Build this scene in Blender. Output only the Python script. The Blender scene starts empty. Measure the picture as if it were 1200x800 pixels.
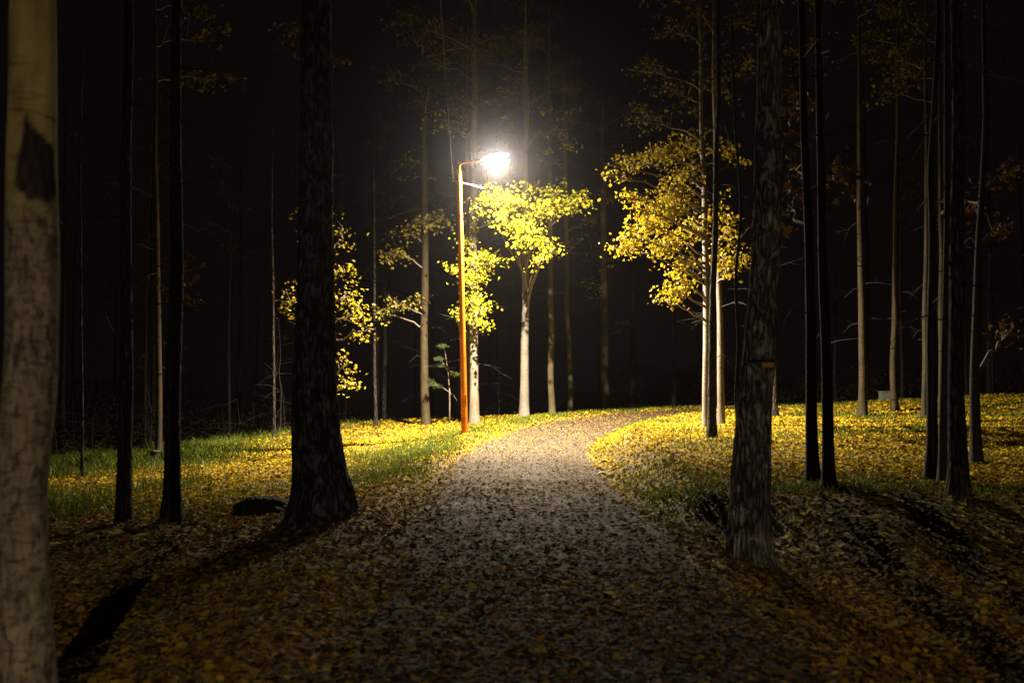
import bpy, math
import numpy as np

RNG = np.random.default_rng(7)
SC = bpy.context.scene
COL = SC.collection
F = 1167.0                      # focal length in photo pixels (1200 wide)
EYE = np.array([0.0, 0.0, 1.6])
PITCH = math.atan(40 / F)

# ------------------------------------------------------------------ noise
def _hash(i, j, k):
    n = (i * 374761393 + j * 668265263 + k * 1440662683) & 0x7fffffff
    n = ((n ^ (n >> 13)) * 1274126177) & 0x7fffffff
    n = ((n ^ (n >> 16)) * 668265263) & 0x7fffffff
    return ((n ^ (n >> 15)) & 0xffff) / 65535.0

def vnoise(x, y, z=0.0):
    x, y, z = np.broadcast_arrays(np.asarray(x, float), np.asarray(y, float), np.asarray(z, float))
    xi, yi, zi = [np.floor(a).astype(np.int64) for a in (x, y, z)]
    fx, fy, fz = x - xi, y - yi, z - zi
    fx, fy, fz = [a * a * (3 - 2 * a) for a in (fx, fy, fz)]
    r = 0
    for a in (0, 1):
        for b in (0, 1):
            for c in (0, 1):
                w = (fx if a else 1 - fx) * (fy if b else 1 - fy) * (fz if c else 1 - fz)
                r = r + w * _hash(xi + a, yi + b, zi + c)
    return r * 2 - 1

def fbm(x, y, z=0.0, o=4):
    r, amp = 0, 1.0
    for k in range(o):
        r = r + amp * vnoise(x * 2**k + 17.3 * k, y * 2**k + 5.1 * k, np.asarray(z) * 2**k + 9.7 * k)
        amp *= 0.5
    return r / 1.9

def sstep(a, b, x):
    t = np.clip((np.asarray(x, float) - a) / (b - a), 0, 1)
    return t * t * (3 - 2 * t)

# ------------------------------------------------------------------ terrain
PC = np.array([(-3.4, -30), (-1.35, -14), (-0.1, -6), (0.3, 0), (0.3, 6), (0.22, 11), (0.15, 15), (0.2, 19), (0.55, 23), (1.4, 26.5),
               (3.0, 29.8), (5.6, 32.6), (9.0, 34.6), (14, 36.2), (22, 37.8), (40, 40)], float)
def _catmull(p, n=14):
    out = []
    q = np.vstack([2 * p[0] - p[1], p, 2 * p[-1] - p[-2]])
    for i in range(1, len(q) - 2):
        for t in np.linspace(0, 1, n, endpoint=False):
            a, b, c, d = q[i - 1], q[i], q[i + 1], q[i + 2]
            out.append(0.5 * (2 * b + (c - a) * t + (2 * a - 5 * b + 4 * c - d) * t**2 + (3 * b - a - 3 * c + d) * t**3))
    out.append(q[-2])
    return np.array(out)
PATH = _catmull(PC)
HW = 1.35

def path_coords(x, y):
    """signed distance from the centre line (positive on the outer, eastern side while walking) and distance"""
    x, y = np.broadcast_arrays(np.asarray(x, float), np.asarray(y, float))
    sh = x.shape
    q = np.stack([x.ravel(), y.ravel()], 1)
    best = np.full(len(q), 1e9); sgn = np.zeros(len(q)); ys = np.zeros(len(q))
    A, B = PATH[:-1], PATH[1:]
    for a, b in zip(A, B):
        d = b - a
        t = np.clip(((q - a) @ d) / (d @ d), 0, 1)
        c = a + t[:, None] * d
        e = q - c
        dist = np.hypot(e[:, 0], e[:, 1])
        m = dist < best
        best[m] = dist[m]
        s = e[:, 0] * d[1] - e[:, 1] * d[0]
        sgn[m] = np.sign(s[m]); ys[m] = c[m, 1]
    return (best * sgn).reshape(sh), ys.reshape(sh)

def hpath(y):
    return 0.42 * sstep(20, 36, y)

def H(x, y, micro=True):
    x = np.asarray(x, float); y = np.asarray(y, float)
    s, ys = path_coords(x, y)
    base = hpath(np.minimum(y, ys + 4))
    # inner lawn on the right: a raised bank with a brow that faces the camera
    d = s - HW
    yb = 10.9 + 0.25 * np.sin(x * 1.3) + 3.4 * np.exp(-((x - 1.25) / 0.55) ** 2)
    wide = sstep(2.3, 3.6, x)
    lawn = np.clip((y - yb + 0.38 + 1.9 * wide) / (0.72 + 2.1 * wide), 0, 1); lawn = lawn * lawn * (3 - 2 * lawn) * sstep(0.0, 0.85, d)
    hl = 0.31 + 0.008 * (y - 14) + 0.02 * (x - 2) * sstep(14, 30, y) + 0.0007 * np.clip(y - 30, 0, 60) ** 2 * sstep(5, 14, x)
    hl = hl + 0.022 * np.clip(x - 7, 0, 14) * sstep(22, 42, y)
    hl = np.maximum(hl, base + 0.03)
    low = -0.12 * sstep(0.1, 0.9, d) * (1 - sstep(0, 5, x - 6))
    right = base + low + (hl - base - low) * lawn
    # left verge falls gently away, then drops beyond its crest
    dl = -s - HW
    left = base - 0.050 * np.clip(dl - 0.3, 0, 5) * sstep(6, 20, y) - 0.008 * np.clip(dl - 0.3, 0, 8)
    left = left + 0.07 * np.exp(-((dl - 0.5) / 0.35) ** 2)
    z = np.where(s > 0, right, left)
    yc = 33.5 + np.clip(x + 4.5, -9, 0) * 1.9 + np.clip(x + 4.5, 0, 9) * 0.35
    drop = -np.clip(0.33 * (y - yc), 0, 3.2) * (1 - sstep(2.2, 6.0, x))
    z = z + np.where(s > 0, drop * sstep(36, 40, y), drop)
    for bx, by_, br, bh in ((-2.14, 11.2, 0.62, 0.07), (2.07, 8.7, 0.42, 0.06)):
        z = z + bh * np.exp(-((x - bx) ** 2 + (y - by_) ** 2) / br ** 2)
    if micro:
        off = sstep(HW - 0.25, HW + 0.5, np.abs(s))
        z = z + (0.05 * fbm(x * 0.5, y * 0.5, 3.1, 3) + 0.022 * fbm(x * 2.3, y * 2.3, 8.2, 3)) * (0.12 + 0.88 * off)
    return z

# ------------------------------------------------------------------ camera rays
CP, SP = math.cos(PITCH), math.sin(PITCH)
def ray(px, py):
    u, v = (px - 600) / F, (400 - py) / F
    return np.array([u, CP - v * SP, SP + v * CP])
def at(px, py, depth):
    r = ray(px, py)
    return EYE + r * (depth / r[1])
def hit(px, py):
    r = ray(px, py); r = r / r[1]
    t = np.arange(2.5, 70, 0.05)
    p = EYE + t[:, None] * r
    g = H(p[:, 0], p[:, 1], False)
    k = np.argmax(p[:, 2] < g)
    if p[k, 2] >= g[k]:
        k = len(t) - 1
    return float(t[k])

# ------------------------------------------------------------------ mesh helpers
def mesh_from(name, V, faces, mats=None, attrs=None, smooth=True):
    V = np.asarray(V, np.float32)
    if not isinstance(faces, list):
        faces = [faces]
    faces = [np.asarray(f, np.int32) for f in faces if len(f)]
    me = bpy.data.meshes.new(name)
    me.vertices.add(len(V)); me.vertices.foreach_set('co', V.ravel())
    nl = sum(f.size for f in faces); npoly = sum(len(f) for f in faces)
    me.loops.add(nl); me.polygons.add(npoly)
    me.loops.foreach_set('vertex_index', np.concatenate([f.ravel() for f in faces]))
    tot = np.concatenate([np.full(len(f), f.shape[1], np.int32) for f in faces])
    me.polygons.foreach_set('loop_start', np.concatenate([[0], np.cumsum(tot)[:-1]]).astype(np.int32))
    me.polygons.foreach_set('loop_total', tot)
    me.polygons.foreach_set('use_smooth', np.full(npoly, smooth))
    me.update(calc_edges=True)
    for k, a in (attrs or {}).items():
        at_ = me.attributes.new(k, 'FLOAT', 'POINT')
        at_.data.foreach_set('value', np.asarray(a, np.float32))
    if mats is not None:
        me.materials.append(mats)
    return me

def link(name, me, parent=None, loc=(0, 0, 0)):
    o = bpy.data.objects.new(name, me); COL.objects.link(o)
    o.location = loc
    if parent is not None:
        o.parent = parent
    return o

def tag(o, label=None, cat=None, group=None, kind=None):
    if label: o['label'] = label
    if cat: o['category'] = cat
    if group: o['group'] = group
    if kind: o['kind'] = kind
    return o

def thing(name, label, cat, loc, group=None):
    o = bpy.data.objects.new(name, None); COL.objects.link(o)
    o.empty_display_size = 0.2
    o.location = [float(c) for c in loc]
    return tag(o, label, cat, group)

class MB:
    """gathers rings, boxes and tubes into one mesh"""
    def __init__(s): s.V = []; s.Q = []; s.T = []; s.n = 0
    def add(s, V, Q=None, T=None):
        V = np.asarray(V, float)
        if Q is not None and len(Q): s.Q.append(np.asarray(Q, int) + s.n)
        if T is not None and len(T): s.T.append(np.asarray(T, int) + s.n)
        s.V.append(V); s.n += len(V)
    def tube(s, pts, rad, sides=8, cap=True):
        V, Q, T = tube(pts, rad, sides, cap)
        s.add(V, Q, T)
    def box(s, c, size, rz=0.0, bev=0.0):
        c = np.array(c, float); h = np.array(size, float) / 2
        b = min(bev, h.min() * 0.9)
        pts = []
        for sx in (-1, 1):
            for sy in (-1, 1):
                for sz in (-1, 1):
                    pts.append((sx * h[0], sy * h[1], sz * h[2]))
        import bmesh
        bm = bmesh.new()
        bmesh.ops.create_cube(bm, size=1.0)
        for v in bm.verts:
            v.co.x *= size[0]; v.co.y *= size[1]; v.co.z *= size[2]
        if b > 0:
            bmesh.ops.bevel(bm, geom=list(bm.edges), offset=b, segments=2, affect='EDGES')
        bmesh.ops.triangulate(bm, faces=list(bm.faces))
        bm.verts.index_update()
        V = np.array([v.co[:] for v in bm.verts]); T = [[v.index for v in f.verts] for f in bm.faces]
        bm.free()
        ca, sa = math.cos(rz), math.sin(rz)
        V = np.stack([V[:, 0] * ca - V[:, 1] * sa, V[:, 0] * sa + V[:, 1] * ca, V[:, 2]], 1) + c
        s.add(V, None, T)
    def mesh(s, name, mat, smooth=True):
        fs = []
        if s.Q: fs.append(np.vstack(s.Q))
        if s.T: fs.append(np.vstack(s.T))
        return mesh_from(name, np.vstack(s.V), fs, mat, None, smooth)

def tube(pts, rad, sides=8, cap=True, disp=None):
    pts = np.asarray(pts, float); n = len(pts)
    rad = np.broadcast_to(np.asarray(rad, float), (n,))
    tg = np.gradient(pts, axis=0); tg /= np.linalg.norm(tg, axis=1)[:, None] + 1e-9
    ref = np.array([1.0, 0, 0]) if abs(tg[0, 0]) < 0.8 else np.array([0, 0, 1.0])
    a = ref - (tg @ ref)[:, None] * tg
    a /= np.linalg.norm(a, axis=1)[:, None] + 1e-9
    b = np.cross(tg, a)
    th = np.linspace(0, 2 * np.pi, sides, endpoint=False)
    R = rad[:, None] * np.ones((1, sides))
    if disp is not None:
        R = R * disp
    V = pts[:, None, :] + R[:, :, None] * (np.cos(th)[None, :, None] * a[:, None, :] + np.sin(th)[None, :, None] * b[:, None, :])
    V = V.reshape(-1, 3)
    i = np.arange(n - 1)[:, None] * sides; j = np.arange(sides)[None, :]; jn = (j + 1) % sides
    Q = np.stack([i + j, i + jn, i + sides + jn, i + sides + j], -1).reshape(-1, 4)
    T = np.zeros((0, 3), int)
    if cap:
        V = np.vstack([V, pts[:1], pts[-1:]])
        k = len(V); j = np.arange(sides); jn = (j + 1) % sides
        T = np.vstack([np.stack([np.full(sides, k - 2), jn, j], 1),
                       np.stack([np.full(sides, k - 1), (n - 1) * sides + j, (n - 1) * sides + jn], 1)])
    return V, Q, T

# ------------------------------------------------------------------ materials
def new_mat(name):
    m = bpy.data.materials.new(name); m.use_nodes = True
    nt = m.node_tree; nt.nodes.clear()
    out = nt.nodes.new('ShaderNodeOutputMaterial')
    b = nt.nodes.new('ShaderNodeBsdfPrincipled')
    nt.links.new(b.outputs[0], out.inputs[0])
    return m, nt, b, out

class NT:
    def __init__(s, nt): s.nt = nt
    def n(s, t, **kw):
        nd = s.nt.nodes.new(t)
        for k, v in kw.items(): setattr(nd, k, v)
        return nd
    def l(s, a, b): s.nt.links.new(a, b)
    def coord(s, scale=(1, 1, 1), kind='Object'):
        tc = s.n('ShaderNodeTexCoord'); mp = s.n('ShaderNodeMapping')
        mp.inputs['Scale'].default_value = scale
        s.l(tc.outputs[kind], mp.inputs['Vector'])
        return mp.outputs[0]
    def noise(s, vec, scale, detail=4, rough=0.55, dist=0.0):
        nd = s.n('ShaderNodeTexNoise')
        nd.inputs['Scale'].default_value = scale; nd.inputs['Detail'].default_value = detail
        nd.inputs['Roughness'].default_value = rough; nd.inputs['Distortion'].default_value = dist
        s.l(vec, nd.inputs['Vector']); return nd.outputs[0]
    def vor(s, vec, scale, feature='F1', out='Distance'):
        nd = s.n('ShaderNodeTexVoronoi', feature=feature)
        nd.inputs['Scale'].default_value = scale
        s.l(vec, nd.inputs['Vector']); return nd.outputs[out]
    def ramp(s, fac, stops):
        nd = s.n('ShaderNodeValToRGB'); e = nd.color_ramp.elements
        while len(e) < len(stops): e.new(0.5)
        for k, (p, c) in enumerate(stops):
            e[k].position = p; e[k].color = (*c, 1) if len(c) == 3 else c
        s.l(fac, nd.inputs[0]); return nd.outputs[0]
    def mix(s, fac, a, b, bt='MIX'):
        nd = s.n('ShaderNodeMix', data_type='RGBA', blend_type=bt)
        for sock, v in ((nd.inputs[0], fac), (nd.inputs[6], a), (nd.inputs[7], b)):
            if isinstance(v, (int, float)): sock.default_value = v
            elif isinstance(v, tuple): sock.default_value = (*v, 1)
            else: s.l(v, sock)
        return nd.outputs[2]
    def math(s, op, a, b=0.0):
        nd = s.n('ShaderNodeMath', operation=op)
        for k, v in enumerate((a, b)):
            if isinstance(v, (int, float)): nd.inputs[k].default_value = v
            else: s.l(v, nd.inputs[k])
        return nd.outputs[0]
    def bump(s, h, strength, dist, bsdf):
        nd = s.n('ShaderNodeBump'); nd.inputs['Strength'].default_value = strength
        nd.inputs['Distance'].default_value = dist
        s.l(h, nd.inputs['Height']); s.l(nd.outputs[0], bsdf.inputs['Normal'])

def simple(name, col, rough=0.6, metal=0.0, var=0.25, nscale=8):
    m, nt, b, o = new_mat(name); t = NT(nt)
    v = t.coord()
    n = t.noise(v, nscale, 5)
    c = t.ramp(n, [(0.3, tuple(x * (1 - var) for x in col)), (0.7, tuple(min(1, x * (1 + var)) for x in col))])
    t.l(c, b.inputs['Base Color']); b.inputs['Roughness'].default_value = rough; b.inputs['Metallic'].default_value = metal
    t.bump(n, 0.2, 0.01, b)
    return m

def bark_pale(name, light, mid, dark, marks=1.0, zscale=1.0):
    """smooth pale bark with dark cross marks and lenticels"""
    m, nt, b, o = new_mat(name); t = NT(nt)
    base = t.noise(t.coord((5, 5, 2)), 1.0, 5, 0.6)
    c = t.ramp(base, [(0.3, mid), (0.62, light)])
    dash = t.noise(t.coord((5, 5, 26 * zscale)), 1.0, 4, 0.6, 0.4)
    dm = t.ramp(dash, [(0.60, (0, 0, 0)), (0.70, (1, 1, 1))])
    pat = t.noise(t.coord((2.2, 2.2, 1.4)), 1.3, 3)
    pm = t.ramp(pat, [(0.42, (0, 0, 0)), (0.6, (1, 1, 1))])
    k = t.math('MULTIPLY', t.math('MULTIPLY', dm, pm), 0.9 * marks)
    c = t.mix(k, c, dark)
    fine = t.noise(t.coord((40, 40, 40)), 1.0, 3)
    c = t.mix(t.math('MULTIPLY', fine, 0.35), c, mid, 'MULTIPLY')
    t.l(c, b.inputs['Base Color']); b.inputs['Roughness'].default_value = 0.75
    b.inputs['Specular IOR Level'].default_value = 0.25
    t.bump(t.math('ADD', t.math('MULTIPLY', dash, 0.7), fine), 0.5, 0.02, b)
    return m

def bark_rough(name, dark, mid, light, patch=0.0, vs=14):
    """fissured bark: upright ridges, darker furrows, pale lichen patches"""
    m, nt, b, o = new_mat(name); t = NT(nt)
    w0 = t.coord((vs, vs, vs * 0.22))
    nz = t.n('ShaderNodeTexNoise'); nz.inputs['Scale'].default_value = 0.35; nz.inputs['Detail'].default_value = 4; t.l(w0, nz.inputs['Vector'])
    vm = t.n('ShaderNodeVectorMath', operation='MULTIPLY_ADD'); t.l(nz.outputs['Color'], vm.inputs[0]); vm.inputs[1].default_value = (1.5, 1.5, 1.5); t.l(w0, vm.inputs[2])
    w = vm.outputs[0]
    f = t.vor(w, 1.0, 'DISTANCE_TO_EDGE')
    f2 = t.noise(t.coord((vs * 1.6, vs * 1.6, vs * 0.5)), 1.0, 5, 0.65, 0.6)
    hgt = t.math('ADD', t.ramp(f, [(0.0, (0, 0, 0)), (0.28, (1, 1, 1))]), t.math('MULTIPLY', f2, 1.0))
    c = t.ramp(t.math('MULTIPLY', hgt, 0.5), [(0.2, dark), (0.55, mid), (0.85, light)])
    big = t.noise(t.coord((3.2, 3.2, 2.0)), 1.0, 4, 0.6)
    c = t.mix(0.8, c, t.ramp(big, [(0.36, (0.3, 0.3, 0.3)), (0.62, (1, 1, 1))]), 'MULTIPLY')
    if patch > 0:
        p = t.noise(t.coord((7, 7, 4.5)), 1.4, 6, 0.7, 0.8)
        pm = t.ramp(p, [(0.53, (0, 0, 0)), (0.60, (1, 1, 1))])
        c = t.mix(t.math('MULTIPLY', pm, patch), c, tuple(min(1, x * 2.3) for x in light))
    t.l(c, b.inputs['Base Color']); b.inputs['Roughness'].default_value = 0.85
    b.inputs['Specular IOR Level'].default_value = 0.2
    t.bump(hgt, 0.9, 0.03, b)
    return m

def leaf_mat(name, stops, trans=0.3, rough=0.6, spec=0.25):
    m, nt, b, o = new_mat(name); t = NT(nt)
    at_ = t.n('ShaderNodeAttribute', attribute_name='rnd')
    c = t.ramp(at_.outputs['Fac'], stops)
    v = t.noise(t.coord((60, 60, 60)), 1.0, 3)
    c = t.mix(0.35, c, t.ramp(v, [(0.35, (0.45, 0.4, 0.35)), (0.6, (1, 1, 1))]), 'MULTIPLY')
    t.l(c, b.inputs['Base Color']); b.inputs['Roughness'].default_value = rough
    b.inputs['Specular IOR Level'].default_value = spec
    tr = t.n('ShaderNodeBsdfTranslucent'); t.l(c, tr.inputs[0])
    mx = t.n('ShaderNodeMixShader'); mx.inputs[0].default_value = trans
    t.l(b.outputs[0], mx.inputs[1]); t.l(tr.outputs[0], mx.inputs[2]); t.l(mx.outputs[0], o.inputs[0])
    return m

M = {}
M['birch'] = bark_pale('birch_bark', (0.23, 0.215, 0.185), (0.15, 0.135, 0.115), (0.05, 0.04, 0.035))
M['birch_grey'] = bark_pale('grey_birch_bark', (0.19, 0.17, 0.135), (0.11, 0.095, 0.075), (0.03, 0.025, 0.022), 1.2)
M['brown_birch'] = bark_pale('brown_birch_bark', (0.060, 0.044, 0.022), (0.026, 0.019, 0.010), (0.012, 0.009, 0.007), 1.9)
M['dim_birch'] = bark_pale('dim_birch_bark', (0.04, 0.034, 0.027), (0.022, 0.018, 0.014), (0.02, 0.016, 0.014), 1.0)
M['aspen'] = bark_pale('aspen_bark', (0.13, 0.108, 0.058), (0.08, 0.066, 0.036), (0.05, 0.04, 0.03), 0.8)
M['dark'] = bark_rough('dark_bark', (0.012, 0.010, 0.009), (0.045, 0.036, 0.03), (0.09, 0.075, 0.065), 0.15, 18)
M['patchy'] = bark_rough('patchy_bark', (0.025, 0.02, 0.017), (0.16, 0.132, 0.108), (0.29, 0.245, 0.20), 0.4, 24)
M['old'] = bark_rough('old_birch_bark', (0.014, 0.011, 0.010), (0.055, 0.044, 0.038), (0.12, 0.10, 0.09), 0.45, 17)
M['twig'] = simple('dead_twig', (0.018, 0.014, 0.012), 0.85)
M['limb'] = simple('limb_bark', (0.16, 0.13, 0.10), 0.8)
YEL = [(0.0, (0.16, 0.08, 0.01)), (0.25, (0.36, 0.235, 0.011)), (0.6, (0.48, 0.40, 0.012)), (0.85, (0.42, 0.41, 0.015)), (1.0, (0.18, 0.22, 0.02))]
M['leaf'] = leaf_mat('autumn_leaf', YEL, 0.35)
M['leaf_lemon'] = leaf_mat('lemon_leaf', [(0.0, (0.28, 0.20, 0.015)), (0.3, (0.42, 0.38, 0.015)), (0.65, (0.52, 0.53, 0.02)), (1.0, (0.28, 0.38, 0.03))], 0.35, 0.6, 0.15)
M['leaf_high'] = leaf_mat('upper_leaf', [(0.0, (0.05, 0.036, 0.009)), (0.5, (0.11, 0.09, 0.016)), (1.0, (0.16, 0.145, 0.024))], 0.25, 0.6, 0.1)  # upper leaves coloured darker, standing in for the weak light above the lamp
M['leaf_rust'] = leaf_mat('rust_leaf', [(0.0, (0.05, 0.02, 0.008)), (0.5, (0.12, 0.055, 0.015)), (1.0, (0.17, 0.10, 0.025))], 0.3)
M['leaf_olive'] = leaf_mat('olive_leaf', [(0.0, (0.15, 0.13, 0.02)), (0.5, (0.30, 0.28, 0.04)), (1.0, (0.42, 0.36, 0.05))], 0.3)
M['litter'] = leaf_mat('fallen_leaf', [(0.0, (0.035, 0.02, 0.012)), (0.25, (0.12, 0.062, 0.02)), (0.48, (0.30, 0.18, 0.02)),
                                       (0.68, (0.53, 0.365, 0.011)), (0.88, (0.67, 0.51, 0.011)), (1.0, (0.34, 0.34, 0.04))], 0.12, 0.75, 0.05)
M['trodden'] = leaf_mat('trodden_leaf', [(0.0, (0.03, 0.02, 0.012)), (0.3, (0.075, 0.047, 0.022)), (0.6, (0.165, 0.11, 0.055)), (0.85, (0.28, 0.20, 0.11)), (1.0, (0.38, 0.26, 0.03))], 0.1, 0.75, 0.06)
M['grass'] = leaf_mat('grass_blade', [(0.0, (0.035, 0.05, 0.007)), (0.5, (0.085, 0.14, 0.010)), (1.0, (0.19, 0.23, 0.018))], 0.3)
M['needle'] = leaf_mat('pine_needle', [(0.0, (0.03, 0.055, 0.012)), (1.0, (0.08, 0.13, 0.03))], 0.15)

def ground_mat():
    m, nt, b, o = new_mat('forest_floor'); t = NT(nt)
    v = t.coord()
    a = t.noise(v, 9, 6, 0.65)
    soil = t.ramp(a, [(0.3, (0.016, 0.011, 0.007)), (0.55, (0.045, 0.032, 0.016)), (0.75, (0.09, 0.062, 0.022))])
    g = t.noise(v, 0.45, 4, 0.6)
    moss = t.ramp(t.noise(v, 22, 4), [(0.3, (0.018, 0.026, 0.007)), (0.7, (0.055, 0.068, 0.016))])
    c = t.mix(t.ramp(g, [(0.46, (0, 0, 0)), (0.60, (1, 1, 1))]), soil, moss)
    # old flattened leaves between the fresh ones
    vo = t.n('ShaderNodeTexVoronoi'); vo.inputs['Scale'].default_value = 16; t.l(v, vo.inputs['Vector'])
    sep = t.n('ShaderNodeSeparateColor'); t.l(vo.outputs['Color'], sep.inputs[0])
    old = t.ramp(sep.outputs[0], [(0.0, (0.06, 0.034, 0.012)), (0.5, (0.22, 0.14, 0.018)), (1.0, (0.46, 0.31, 0.018))])
    c = t.mix(t.ramp(sep.outputs[1], [(0.50, (0, 0, 0)), (0.53, (1, 1, 1))]), c, old)
    t.l(c, b.inputs['Base Color']); b.inputs['Roughness'].default_value = 0.85
    b.inputs['Specular IOR Level'].default_value = 0.2
    t.bump(t.math('ADD', a, t.math('MULTIPLY', vo.outputs['Distance'], 0.6)), 0.7, 0.03, b)
    return m
def path_mat():
    m, nt, b, o = new_mat('gravel_path'); t = NT(nt)
    v = t.coord()
    st = t.n('ShaderNodeTexVoronoi'); st.inputs['Scale'].default_value = 55; t.l(v, st.inputs['Vector'])
    sep = t.n('ShaderNodeSeparateColor'); t.l(st.outputs['Color'], sep.inputs[0])
    grit = t.noise(v, 90, 4, 0.7)
    big = t.noise(v, 1.1, 5, 0.6)
    c = t.ramp(sep.outputs[0], [(0.0, (0.03, 0.023, 0.018)), (0.6, (0.075, 0.060, 0.047)), (1.0, (0.21, 0.17, 0.135))])
    c = t.mix(0.55, c, t.ramp(grit, [(0.3, (0.3, 0.28, 0.27)), (0.65, (1, 1, 1))]), 'MULTIPLY')
    c = t.mix(t.ramp(big, [(0.42, (0, 0, 0)), (0.64, (0.75, 0.75, 0.75))]), c, (0.045, 0.034, 0.026))
    t.l(c, b.inputs['Base Color'])
    r = t.ramp(big, [(0.35, (0.85, 0.85, 0.85)), (0.65, (0.72, 0.72, 0.72))])
    t.l(r, b.inputs['Roughness']); b.inputs['Specular IOR Level'].default_value = 0.18
    t.bump(t.math('ADD', st.outputs['Distance'], t.math('MULTIPLY', grit, 0.5)), 0.6, 0.015, b)
    return m
M['ground'] = ground_mat()
M['path'] = path_mat()

# ------------------------------------------------------------------ ground + path sheets
def axis(lo, hi, step, far, grow=1.35):
    a = list(np.arange(lo, hi + 1e-6, step)); s = step
    while a[-1] < far: s *= grow; a.append(min(far, a[-1] + s))
    s = step
    while a[0] > -far: s *= grow; a.insert(0, max(-far, a[0] - s))
    return np.array(a)
gx = axis(-13, 17, 0.11, 90); gy = axis(1.0, 40, 0.10, 90)
X, Y = np.meshgrid(gx, gy)
Z = H(X, Y)
nx, ny = len(gx), len(gy)
i = np.arange(ny - 1)[:, None] * nx; j = np.arange(nx - 1)[None, :]
Q = np.stack([i + j, i + j + 1, i + nx + j + 1, i + nx + j], -1).reshape(-1, 4)
tag(link('ground', mesh_from('ground', np.stack([X, Y, Z], -1).reshape(-1, 3), Q, M['ground'])), 'dark woodland floor under fallen leaves', 'ground', kind='structure')

# path: crowned gravel strip whose edges dive under the verge
d = np.diff(PATH, axis=0); seg = np.hypot(d[:, 0], d[:, 1]); cum = np.r_[0, np.cumsum(seg)]
L = np.arange(0, cum[-1], 0.16)
cx_, cy_ = np.interp(L, cum, PATH[:, 0]), np.interp(L, cum, PATH[:, 1])
tx, ty = np.gradient(cx_), np.gradient(cy_); tl = np.hypot(tx, ty)
nxv, nyv = ty / tl, -tx / tl
tt = np.linspace(-1, 1, 29)
wob = 1 + 0.10 * vnoise(L * 0.6, 0.3)[:, None] * np.abs(tt)[None, :]
PX = cx_[:, None] + nxv[:, None] * tt[None, :] * (HW + 0.22) * wob
PY = cy_[:, None] + nyv[:, None] * tt[None, :] * (HW + 0.22) * wob
PZ = H(PX, PY, False) * 0 + hpath(cy_)[:, None] + 0.034 - 0.075 * np.abs(tt[None, :]) ** 5 + 0.006 * fbm(PX * 1.1, PY * 1.1, 2.2, 3)
PZ = np.maximum(PZ, np.where(np.abs(tt)[None, :] < 0.72, H(PX, PY) + 0.008, -9))
n_, m_ = PX.shape
i = np.arange(n_ - 1)[:, None] * m_; j = np.arange(m_ - 1)[None, :]
Q = np.stack([i + j, i + j + 1, i + m_ + j + 1, i + m_ + j], -1).reshape(-1, 4)
tag(link('path', mesh_from('path', np.stack([PX, PY, PZ], -1).reshape(-1, 3), Q, M['path'])), 'pale gravel footpath curving out of sight under the lamp', 'path', kind='structure')
def surf(x, y):
    s, ys = path_coords(x, y)
    g = H(x, y)
    t = np.abs(s) / (HW + 0.22)
    p = hpath(ys) + 0.034 - 0.075 * np.clip(t, 0, 1.2) ** 5
    return np.where(t < 0.95, np.maximum(g, p), g), s

# ------------------------------------------------------------------ leaves
LT_A = np.array([(0, 0), (0.36, 0), (0.72, 0), (1.08, 0), (0.10, 0.30), (0.42, 0.44), (0.76, 0.27), (0.10, -0.30), (0.42, -0.44), (0.76, -0.27)])
LF_A = np.array([(0, 4, 1), (4, 5, 1), (1, 5, 2), (5, 6, 2), (2, 6, 3), (0, 1, 7), (7, 1, 8), (1, 2, 8), (8, 2, 9), (2, 3, 9)])
LT_B = np.array([(0, 0), (0.45, 0.42), (1.05, 0), (0.45, -0.42), (0.5, 0)])
LF_B = np.array([(0, 1, 4), (1, 2, 4), (0, 4, 3), (4, 2, 3)])
def leaves(C, N, size, rnd, kind='B', curl=0.25):
    T, Fc = (LT_A, LF_A) if kind == 'A' else (LT_B, LF_B)
    n = len(C)
    N = N / (np.linalg.norm(N, axis=1)[:, None] + 1e-9)
    r = RNG.normal(size=(n, 3))
    a = r - (r * N).sum(1)[:, None] * N; a /= np.linalg.norm(a, axis=1)[:, None] + 1e-9
    b = np.cross(N, a)
    wscale = RNG.uniform(0.8, 1.15, n)
    u = T[:, 0][None, :] - 0.5; v = T[:, 1][None, :] * wscale[:, None]
    cv = RNG.normal(curl, curl, n)[:, None]; cb = RNG.normal(0, curl, n)[:, None]
    w = cv * np.abs(v) + cb * u * u
    S = np.asarray(size)[:, None, None]
    V = C[:, None, :] + S * (u[..., None] * a[:, None, :] + v[..., None] * b[:, None, :] + w[..., None] * N[:, None, :])
    k = len(T)
    Fx = (np.arange(n)[:, None, None] * k + Fc[None]).reshape(-1, 3)
    return V.reshape(-1, 3), Fx, np.repeat(rnd, k)

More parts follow.
